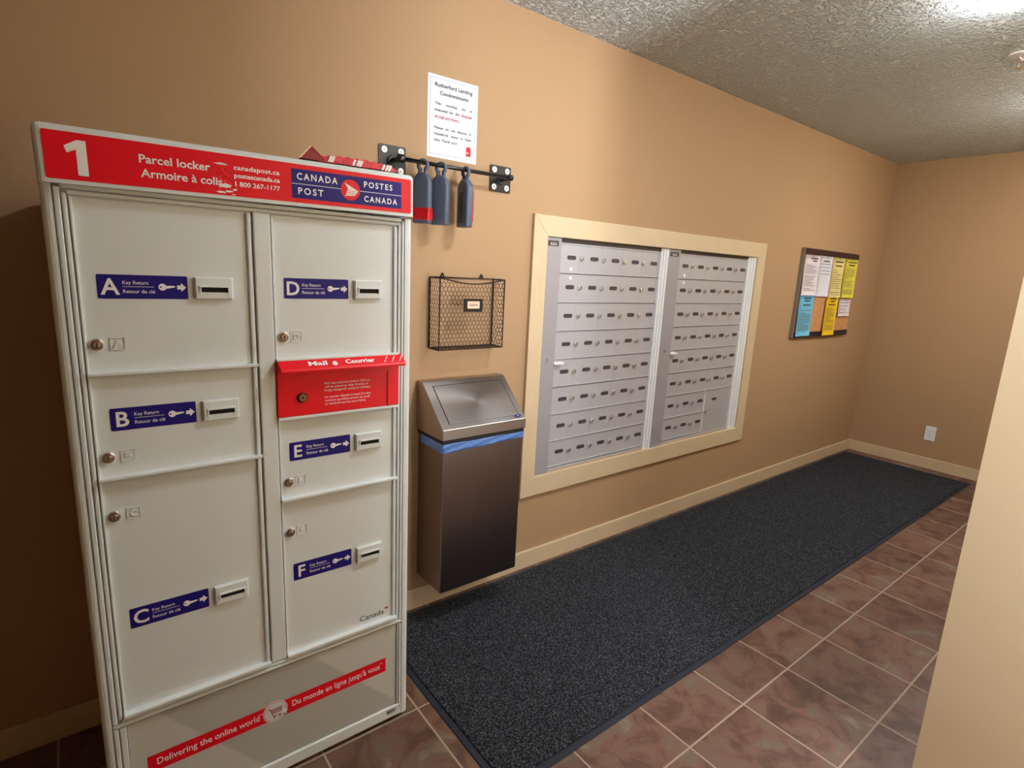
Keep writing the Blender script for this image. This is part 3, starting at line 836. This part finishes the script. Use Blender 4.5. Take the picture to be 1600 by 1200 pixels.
# ------------------------------------------------------------------ black wall rail
RY, RZ = -0.070, 1.780
t = thing('wall_rail', 'black metal rail on two square screwed plates beside the locker top', 'rail', (0.29, 0, RZ))
for px0 in (0.0045, 0.4750):
    b = MB()
    slab(b, rrect(px0, px0 + .1030, 1.7310, 1.8315, .006), -0.004, 0.0, 'black')
    pl = b.build('mounting_plate', t)
    for (dx, dz) in ((.020, .018), (.083, .018), (.020, .083), (.083, .083)):
        b = MB(); b.cyl((px0 + dx, -0.0055, 1.7310 + dz), 0.0115, 0.004, 'Y', 'alubright', n=20, bev=0.0015)
        b.cyl((px0 + dx, -0.0080, 1.7310 + dz), 0.005, 0.0012, 'Y', 'steel', n=12)
        b.build('screw', pl, label='bright round screw head')
    pc = px0 + .0515
    b = MB(); b.cyl((pc, RY / 2, RZ), 0.0095, -RY, 'Y', 'black', n=20); b.cyl((pc, RY, RZ), 0.0150 if px0 < .1 else .011, 0.020, 'X', 'black', n=24, bev=0.003)
    b.cyl((pc, -0.006, RZ), 0.020, 0.006, 'Y', 'black', n=24, bev=0.002)
    b.build('standoff', t)
b = MB(); b.cyl(((0.056 + 0.5265) / 2, RY, RZ), 0.0072, 0.4705, 'X', 'black', n=20); b.build('rod', t)

# grey hanging tags
def tag_thing(x, yaw, label, sticker, edge_print):
    t = thing('hanging_tag', label, 'hanging tag', (x, RY, RZ), 'grey plastic tags hung on the black rail')
    b = MB()
    w2, th = 0.033, 0.0175
    # rounded oval section lofted along z with tapered shoulders
    sect = [(-.205, .96), (-.202, 1.0), (-.150, 1.0), (-.100, 1.0), (-.066, 1.0), (-.052, .88), (-.042, .66), (-.036, .48), (-.034, .30)]
    n = 24; i = b.mi('rubber'); rings = []
    for z, k in sect:
        rg = []
        for j in range(n):
            a = 2 * PI * j / n
            c_, s_ = math.cos(a), math.sin(a)
            e_ = 0.45
            yy_ = w2 * k * math.copysign(abs(c_) ** e_, c_); xx_ = th * (0.55 + 0.45 * k) * math.copysign(abs(s_) ** e_, s_)
            rg.append(b.bm.verts.new((x + xx_, RY + yy_, RZ + z)))
        rings.append(rg)
    for a_, c_ in zip(rings, rings[1:]):
        for j in range(n):
            fc = b.bm.faces.new((a_[j], a_[(j + 1) % n], c_[(j + 1) % n], c_[j])); fc.smooth = True; fc.material_index = i
    b.bm.faces.new(rings[0][::-1]).material_index = i; b.bm.faces.new(rings[-1]).material_index = i
    b.build('body', t)
    # open C hook over the rod
    b = MB()
    pts = []
    R0 = 0.0165
    for k in range(15):
        a = math.radians(-62 + 304 * k / 14)
        pts.append((x, RY + R0 * 1.05 * math.cos(a), RZ - .0085 + R0 * math.sin(a) + .0))
    b.tube(pts, 0.0068, 'rubber', n=10)
    b.tube([(x, RY + .010, RZ - .022), (x, RY + .014, RZ - .050)], .0072, 'rubber', n=10); b.tube([(x, RY - .010, RZ - .022), (x, RY - .014, RZ - .050)], .0072, 'rubber', n=10)
    b.build('hook', t)
    if sticker:
        b = MB(); b.box(x - th - .0008, x + th + .0008, RY - w2 - .0008, RY + w2 * .9, RZ - .198, RZ - .150, 'redsticker', bev=.007, seg=3); b.build('sticker', t, label='red sticker on the lower half')
    if edge_print:
        b = MB(); b.box(x - th - .0010, x - th + .002, RY - .015, RY + .016, RZ - .190, RZ - .080, 'rubberface', bev=.0008); b.build('face_panel', t, label='darker flat face panel')
        b = MB(); b.box(x + th - .006, x + th + .0010, RY - .030, RY + .006, RZ - .185, RZ - .075, 'redsticker', bev=.0008); b.build('side_label', t, label='dark red label on the side')
    t.rotation_euler.z = yaw
    return t
tag_thing(0.1405, 0.62, 'dark grey hanging tag with a red sticker, nearest the parcel locker', True, False)
tag_thing(0.2135, 0.62, 'plain dark grey hanging tag in the middle of the three on the rail', False, False)
tag_thing(0.3190, 0.10, 'dark grey hanging tag with dark face and red side, rightmost on the rail', False, True)

# ------------------------------------------------------------------ wire basket
WX0, WX1, WZ0, WZ1, WD = 0.2140, 0.5140, 1.1130, 1.3860, 0.080
t = thing('wire_basket', 'dark wire-mesh wall basket with a small card holder above the waste bin', 'basket', ((WX0 + WX1) / 2, 0, WZ0))
b = MB()
yb1 = -0.004; r_ = .0030
def dip(u): return WZ1 - 0.019 * math.sin(PI * u) ** 1.2
ftop = [(WX0 + (WX1 - WX0) * k / 16, -WD, dip(k / 16) - .001) for k in range(17)]
b.tube([(WX0, yb1, WZ1), (WX1, yb1, WZ1), (WX1, yb1, WZ0), (WX0, yb1, WZ0)], r_, 'wire', closed=False); b.tube([(WX0, yb1, WZ0), (WX0, yb1, WZ1)], r_, 'wire')
b.tube(ftop, r_, 'wire'); b.tube([(WX0, -WD, dip(0)), (WX0, -WD, WZ0), (WX1, -WD, WZ0), (WX1, -WD, dip(1))], r_, 'wire')
for xx in (WX0, WX1):
    b.tube([(xx, yb1, WZ1), (xx, -WD, WZ1 - .001)], r_, 'wire'); b.tube([(xx, yb1, WZ0), (xx, -WD, WZ0)], r_, 'wire')
b.build('frame', t)
b = MB()
cw, ch_ = 0.0165, 0.0215
def hexmesh(fn, U, V, top):
    """hexagonal netting in u (width) by v (height), clipped at the rims"""
    cols = int(U / cw) + 2; rows = int(V / (ch_ * .75)) + 2
    def P(u, v):
        return fn(min(max(u, 0), U), min(max(v, 0), top(min(max(u, 0), U))))
    def add(u0, v0, u1, v1):
        if max(u0, u1) < 0 or min(u0, u1) > U or max(v0, v1) < 0 or min(v0, v1) > top(max(0, min(U, (u0 + u1) / 2))): return
        a, c = P(u0, v0), P(u1, v1)
        if (a - c).length > .003: b.tube([a, c], .00095, 'wire', n=4)
    for r in range(rows):
        for c in range(-1, cols):
            u = c * cw + (cw / 2 if r % 2 else 0); v = r * ch_ * .75
            add(u, v, u, v + ch_ * .5)
            add(u, v + ch_ * .5, u + cw / 2, v + ch_ * .75)
            add(u, v + ch_ * .5, u - cw / 2, v + ch_ * .75)
hexmesh(lambda u, v: Vector((WX0 + u, -WD, WZ0 + v)), WX1 - WX0, WZ1 - WZ0 + .02, lambda u: dip(u / (WX1 - WX0)) - WZ0)
hexmesh(lambda u, v: Vector((WX0, yb1 - u, WZ0 + v)), WD, WZ1 - WZ0 + .02, lambda u: WZ1 - WZ0)
hexmesh(lambda u, v: Vector((WX1, yb1 - u, WZ0 + v)), WD, WZ1 - WZ0 + .02, lambda u: WZ1 - WZ0)
hexmesh(lambda u, v: Vector((WX0 + u, yb1 - v, WZ0)), WX1 - WX0, WD, lambda u: WD)
b.build('wire_mesh', t)
for hx in (0.268, 0.451):
    b = MB(); b.tube([(hx - .007, yb1, WZ1), (hx - .004, yb1, WZ1 + .012), (hx, yb1, WZ1 + .017), (hx + .004, yb1, WZ1 + .012), (hx + .007, yb1, WZ1)], .0024, 'wire'); b.build('hanging_loop', t)
b = MB(); b.box(0.3190, 0.4060, -WD - .006, -WD - .002, 1.2590, 1.3100, 'black', bev=.001); lh = b.build('card_holder', t)
b = MB(); b.box(0.3340, 0.3900, -WD - .0072, -WD - .0058, 1.2720, 1.3000, 'card')
b.recalc = False
for q in ((.343, .352), (.3535, .361), (.3625, .371), (.3725, .381)): flat(b, [(q[0], 1.283), (q[1], 1.283), (q[1], 1.2875), (q[0], 1.2875)], -WD - .0075, 'inkgrey')
b.build('card', lh, label='pinkish paper card')

# ------------------------------------------------------------------ waste bin
t = thing('waste_bin', 'wall-mounted stainless steel waste bin with sloped lid left of the mailboxes', 'bin', (0.36, 0, 0.15))
bx0, bx1, BD = 0.1740, 0.5520, 0.196
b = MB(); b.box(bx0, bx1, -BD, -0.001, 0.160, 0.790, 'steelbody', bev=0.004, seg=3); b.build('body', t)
b = MB()
b.box(bx0 - .004, bx1 + .004, -BD - .004, -0.001, 0.7760, 0.7920, 'blackmat', bev=0.002); b.build('rim_band', t, label='black band under the lid')
b = MB()
LXa, LXb = 0.1650, 0.5600
prof = [(-0.001, 0.7920), (-0.206, 0.7920), (-0.206, 0.8330), (-0.040, 0.9860), (-0.001, 0.9860)]
bm2 = bmesh.new()
A = [bm2.verts.new((LXa, y, z)) for y, z in prof]; B = [bm2.verts.new((LXb, y, z)) for y, z in prof]
for j in range(5): bm2.faces.new((A[j], A[(j + 1) % 5], B[(j + 1) % 5], B[j]))
bm2.faces.new(A[::-1]); bm2.faces.new(B)
bmesh.ops.recalc_face_normals(bm2, faces=bm2.faces)
bmesh.ops.bevel(bm2, geom=bm2.edges[:], offset=0.0025, segments=2, profile=0.5, affect='EDGES')
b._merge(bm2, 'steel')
lid = b.build('lid', t)
# swinging flap set in the slope
sy_, sz_ = (-0.040 + 0.206), (0.986 - 0.833)
sl = math.hypot(sy_, sz_); dy_, dz_ = sy_ / sl, sz_ / sl
def onlid(x, s_, o_=0.0): return Vector((x, -0.206 + dy_ * s_ - dz_ * o_, 0.833 + dz_ * s_ + dy_ * o_))
b = MB()
fx0, fx1, s0, s1 = LXa + .040, LXb - .032, .022, sl - .026
for (p0, p1, q0, q1, mm, o0, o1) in ((fx0 - .003, fx1 + .003, s0, s1 + .003, 'dark', -.001, .0006), (fx0, fx1, s0, s1, 'steel', -.001, .0016)):
    vs = [onlid(p0, q0, o1), onlid(p1, q0, o1), onlid(p1, q1, o1), onlid(p0, q1, o1), onlid(p0, q0, o0), onlid(p1, q0, o0), onlid(p1, q1, o0), onlid(p0, q1, o0)]
    V_ = [b.bm.verts.new(v) for v in vs]; i = b.mi(mm)
    for q in ((0, 1, 2, 3), (7, 6, 5, 4), (0, 4, 5, 1), (1, 5, 6, 2), (2, 6, 7, 3), (3, 7, 4, 0)): b.bm.faces.new([V_[k] for k in q]).material_index = i
b.build('flap', lid)
b = MB(); b.recalc = False
b.poly([onlid(LXb - .037 + .017 * math.cos(2 * PI * k / 24), .016 + .007 * math.sin(2 * PI * k / 24), .0022) for k in range(24)], 'navy')
b.poly([onlid(LXb - .037 + .012 * u, .016 + .0045 * v, .0026) for u, v in ((-.8, -.5), (0, .6), (.8, -.5), (0, -.1))], 'whitefaint')
b.build('maker_badge', lid, label='tiny blue oval badge')
# blue liner folded over the rim
b = MB(); i = b.mi('bag')
path = []
for k in range(16): path.append((bx0 - .002, -0.03 - (BD - .03) * k / 15))
for k in range(1, 40): path.append((bx0 - .002 + (bx1 - bx0 + .004) * k / 39, -BD - .001))
for k in range(1, 8): path.append((bx1 + .002, -BD + (BD - .03) * k / 7))
cols = []
for k, (x, y) in enumerate(path):
    u = k / len(path)
    low = 0.7420 + .0015 * math.sin(k * .35) + .0008 * math.sin(k * 1.1) + (0.010 * (x - .2) / .35)
    c = []
    for j in range(6):
        z = 0.7775 + (low - 0.7775) * j / 5
        o_ = 0.0022 + .0020 * math.sin(j * 1.4 + k * .35) + .0010 * math.sin(k * 2.1 + j * 2)
        ox = -o_ if x < bx0 else (o_ if x > bx1 + .001 else 0); oy = -o_ if y < -BD + .001 else 0
        c.append(b.bm.verts.new((x + ox, y + oy, z)))
    cols.append(c)
for a_, c_ in zip(cols, cols[1:]):
    for j in range(5):
        fc = b.bm.faces.new((a_[j], a_[j + 1], c_[j + 1], c_[j])); fc.smooth = True
lin_ = b.build('bin_liner', None, loc=(0.36, -0.1, 0.75))
tag(lin_, 'blue translucent plastic bag folded over the rim of the steel waste bin', 'bag')
sm = lin_.modifiers.new('thickness', 'SOLIDIFY'); sm.thickness = 0.0008

# ------------------------------------------------------------------ mailboxes
DY = 0.012            # door face
ROWS = [1.5560, 1.4220, 1.2885, 1.1545, 1.0215, 0.8860, 0.7525, 0.6200, 0.4840]
def mailbox_bank(x0, x1, stile_r, dx0, pitch, strip0, label, parcel):
    t = thing('mailbox_bank', label, 'mailboxes', ((x0 + x1) / 2, DY, oz0), 'recessed mailbox banks in the long wall')
    b = MB()
    b.box(x0, x1, DY + .004, 0.058, oz0, oz1, 'alu')
    b.box(x0, x1, DY - .006, DY + .006, oz1 - .018, oz1, 'slot'); b.box(stile_r, strip0, DY - .002, DY + .006, oz0, oz0 + .012, 'alu', bev=.001)  # dark top strip stands in for the shade under the casing
    b.box(stile_r, strip0, DY - .003, DY + .006, ROWS[0] - .004, ROWS[0] + .004, 'alu', bev=.001)
    b.build('carcass', t)
    b = MB(); b.box(x0, stile_r, -0.006, DY + .006, oz0, oz1, 'alustile', bev=.0015); st = b.build('hinge_stile', t)
    b = MB(); n_ = 3; wd = (x1 - strip0) / n_
    for k in range(n_): b.box(strip0 + wd * k, strip0 + wd * (k + 1) - .0018, -0.001 - .004 * k, DY + .006, oz0, oz1, 'alubright', bev=.0015)
    b.build('side_channel', t, label='bright vertical aluminium channel')
    b = MB(); b.box(x0 + .012, stile_r - .018, -0.0075, -0.0055, 1.5400, 1.5640, 'slot', bev=.0005)
    mp = x0 + (stile_r - x0 - .006) / 2
    for u in (-.013, 0, .013): b.poly([Vector((mp + u - .007, -.0078, 1.5445)), Vector((mp + u + .007, -.0078, 1.5445)), Vector((mp + u, -.0078, 1.5590))], 'alu')
    b.build('maker_plate', st, label='small dark plate with a mountain emblem')
    b = MB(); cx_ = x0 + (stile_r - x0) * .45; b.cyl((cx_, -0.008, 1.0270), .0075, .005, 'Y', 'chrome', n=18, bev=.001); b.box(cx_ - .0008, cx_ + .0008, -.0112, -.0104, 1.023, 1.031, 'dark'); b.build('master_lock', st)
    b = MB(); b.box(stile_r - .006, stile_r + .055, -0.014, DY + .001, 1.0030, 1.0130, 'alubright', bev=.001); b.build('pull_tab', t, label='pale pull tab')
    for zz in (1.4430, 1.4030):
        b = MB(); b.cyl((dx0 + .0975, DY - .0015, zz), .0085 * (1 if zz > 1.42 else 1), .0035, 'Y', 'white', n=16, bev=.001)
        b.build('rivet', t, label='small white dot')
    proto = None
    for r in range(8):
        for c in range(5):
            if parcel and r >= 6 and c >= 3: continue
            xa = dx0 + pitch * c; zt = ROWS[r]; zb = ROWS[r + 1]
            if proto is None:
                hh = .134
                b = MB(); b.box(xa + .0001, xa + pitch - .0001, DY, DY + .006, zt - hh + .0018, zt - .0006, 'alu', bev=.0003, seg=1)
                b.box(xa, xa + pitch, DY - .0060, DY + .002, zt - hh + .0022, zt - hh + .0050, 'alu', bev=.0006, seg=1)
                b.box(xa, xa + pitch, DY - .0006, DY + .004, zt - hh - .0004, zt - hh + .0018, 'groove')
                proto = b.build('mailbox_door', t, loc=(xa, DY, zt))
                b = MB(); slab(b, rrect(xa + .0725, xa + .1275, zt - .0700, zt - .0510, .0085, 5), DY - .0012, DY, 'slot'); b.build('name_slot', proto)
                b = MB(); b.cyl((xa + .0140, DY - .0050, zt - .0620), .0112, .010, 'Y', 'chrome', n=18, bev=.002)
                b.box(xa + .0132, xa + .0148, DY - .0108, DY - .0098, zt - .0665, zt - .0575, 'dark'); b.build('lock', proto)
            else:
                d_ = proto.copy(); COL.objects.link(d_); d_.parent = t
                d_.location = Vector((xa, DY, zt)) - ORG[t.name]
                for k in proto.children:
                    q = k.copy(); COL.objects.link(q); q.parent = d_
    if parcel:
        xa = dx0 + pitch * 3; zt = ROWS[6]
        b = MB(); b.box(xa + .0008, dx0 + pitch * 5, DY, DY + .006, ROWS[8] + .002, zt - .001, 'alu', bev=.0006, seg=1)
        b.box(xa - .004, xa + .0008, DY - .003, DY + .004, ROWS[8], zt, 'alubright', bev=.0008)
        pd = b.build('parcel_door', t, label='double-height parcel compartment door')
        b = MB(); slab(b, rrect(xa + .080, xa + .130, zt - .0720, zt - .0560, .0075, 5), DY - .0012, DY, 'slot'); b.build('name_slot', pd)
        b = MB(); b.cyl((xa + .0130, DY - .0050, zt - .1350), .0110, .010, 'Y', 'chrome', n=18, bev=.002); b.build('lock', pd)
    return t
mailbox_bank(0.787, 1.654, 0.8800, 0.8640, 0.1490, 1.6000, 'left recessed grey metal mailbox bank with eight rows of small locked doors', False)
mailbox_bank(1.656, 2.542, 1.7600, 1.7370, 0.1480, 2.4640, 'right recessed grey mailbox bank with a larger parcel door at its lower right', True)

# ------------------------------------------------------------------ noticeboard
NX0, NX1, NZ0, NZ1, NY = 3.1300, 4.0300, 1.0480, 1.6760, -0.022
t = thing('noticeboard', 'cork noticeboard with dark top and bottom rails near the far corner', 'noticeboard', ((NX0 + NX1) / 2, 0, NZ0))
b = MB(); b.box(NX0 + .004, NX1, NY + .002, 0, NZ0 + .004, NZ1 - .004, 'cork'); b.build('cork_panel', t)
b = MB(); b.box(NX0, NX1, NY - .003, 0, NZ1 - .046, NZ1, 'brownrail', bev=.002); b.build('top_rail', t)
b = MB(); b.box(NX0, NX1, NY - .003, 0, NZ0, NZ0 + .040, 'blackrail', bev=.002); b.build('bottom_rail', t)
b = MB(); b.box(NX0 - .004, NX0 + .003, NY - .004, 0, NZ0, NZ1, 'greyedge', bev=.001); b.build('side_edge', t, label='grey metal left edge')

def notice(x0, x1, z0, z1, m_, label, style, y=NY - .0062, lean=0.0):
    t = thing('notice_sheet', label, 'notice', ((x0 + x1) / 2, y, z0), 'sheets pinned to the noticeboard')
    b = MB(); n = 8; i = b.mi(m_); cols = []
    for k in range(n + 1):
        v = k / n; row = []
        for j in range(5):
            u = j / 4
            yy = y - 0.004 * (1 - v) ** 2 - .0018 * math.sin(v * 7 + x0 * 20) * (0.5 - v * .4) + .0012 * (u - .5) * math.sin(v * 5)
            row.append(b.bm.verts.new((x0 + (x1 - x0) * u + lean * (1 - v), yy, z0 + (z1 - z0) * v)))
        cols.append(row)
    for a_, c_ in zip(cols, cols[1:]):
        for j in range(4): b.bm.faces.new((a_[j], a_[j + 1], c_[j + 1], c_[j])).smooth = True
    back = [[b.bm.verts.new(v.co + Vector((0, .0006, 0))) for v in r] for r in cols]
    for a_, c_ in zip(back, back[1:]):
        for j in range(4): b.bm.faces.new((a_[j + 1], a_[j], c_[j], c_[j + 1])).smooth = True
    rim = [(0, j) for j in range(5)] + [(k, 4) for k in range(1, n + 1)] + [(n, j) for j in range(3, -1, -1)] + [(k, 0) for k in range(n - 1, 0, -1)]
    for p_, q_ in zip(rim, rim[1:] + rim[:1]):
        b.bm.faces.new((cols[p_[0]][p_[1]], cols[q_[0]][q_[1]], back[q_[0]][q_[1]], back[p_[0]][p_[1]]))
    b.recalc = False
    rnd = random.Random(int(x0 * 1000) + int(z0 * 100))
    def Y(v): return y - 0.004 * (1 - v) ** 2 - .0018 * math.sin(v * 7 + x0 * 20) * (0.5 - v * .4) - .0022
    def bar(u0, u1, v, h, mm):
        xa, xb = x0 + (x1 - x0) * u0 + lean * (1 - v), x0 + (x1 - x0) * u1 + lean * (1 - v); z = z0 + (z1 - z0) * v
        b.poly([Vector((xa, Y(v), z)), Vector((xb, Y(v), z)), Vector((xb, Y(v), z + h)), Vector((xa, Y(v), z + h))], mm)
    heads, lines, v0, v1, ink = style
    for (v, u0, u1) in heads: 
        u = u0
        while u < u1:
            w_ = rnd.uniform(.06, .14); bar(u, min(u + w_, u1), v, .0085, 'ink'); u += w_ + .02
    for k in range(lines):
        v = v1 - (v1 - v0) * k / max(1, lines - 1)
        if rnd.random() < .12: continue
        u = .12
        ue = .88 if rnd.random() < .7 else rnd.uniform(.4, .8)
        while u < ue:
            w_ = rnd.uniform(.05, .13); bar(u, min(u + w_, ue), v, .0038, ink); u += w_ + .02
    b.build('sheet', t)
    b = MB(); b.cyl(((x0 + x1) / 2, y - .006, z1 - .008), .004, .008, 'Y', 'chrome', n=12, bev=.001); b.build('push_pin', t)
    return t
notice(3.140, 3.362, 1.352, 1.632, 'p_pink', 'white notice with fine print, top left corner of the noticeboard', ([(.90, .35, .85), (.84, .5, .8)], 17, .12, .74, 'inkgrey'))
notice(3.362, 3.568, 1.346, 1.634, 'p_white', 'mostly blank white notice with a few short lines, second in the top row', ([(.86, .3, .75)], 4, .55, .80, 'inkgrey'))
notice(3.574, 3.776, 1.342, 1.634, 'p_pale', 'pale yellow notice, third in the top row of the noticeboard', ([(.88, .2, .85), (.78, .25, .8)], 12, .06, .68, 'inkgrey'))
notice(3.788, 4.012, 1.340, 1.634, 'p_yellow', 'bright lemon yellow notice at the top right of the noticeboard', ([(.90, .25, .9), (.83, .3, .8)], 15, .10, .74, 'inkgrey'))
notice(3.140, 3.356, 1.062, 1.356, 'p_blue', 'light blue notice hanging at the lower left of the noticeboard', ([(.90, .3, .8), (.84, .35, .75), (.74, .3, .8)], 14, .14, .62, 'inkgrey'), y=NY - .0085)
notice(3.560, 3.758, 1.056, 1.350, 'p_gold', 'golden yellow notice overlapping the bottom rail of the noticeboard', ([(.92, .3, .8), (.85, .35, .75), (.77, .2, .8)], 16, .10, .68, 'inkgrey'), y=NY - .0085)
notice(3.786, 3.990, 1.198, 1.330, 'p_pink', 'small pinkish white half-sheet at the lower right of the noticeboard', ([], 4, .2, .78, 'blueprint'))

# ------------------------------------------------------------------ power outlet
t = thing('power_outlet', 'white duplex power outlet low on the end wall', 'outlet', (XE, -0.580, 0.231))
b = MB(); b.box(XE - .006, XE, -0.6165, -0.5435, 0.2310, 0.3490, 'outlet', bev=.003); b.build('cover_plate', t)
for zc in (0.3125, 0.2690):
    b = MB(); b.cyl((XE - .0065, -0.580, zc), .0165, .003, 'X', 'outlet', n=24, bev=.0006)
    for dy in (-.0062, .0062): b.box(XE - .0086, XE - .0078, -0.580 + dy - .0009, -0.580 + dy + .0009, zc - .002, zc + .006, 'dark')
    b.cyl((XE - .0082, -0.580, zc - .0085), .0022, .0008, 'X', 'dark', n=10)
    b.build('socket', t)
b = MB(); b.cyl((XE - .0072, -0.580, 0.2905), .003, .0015, 'X', 'chrome', n=12); b.build('screw', t)
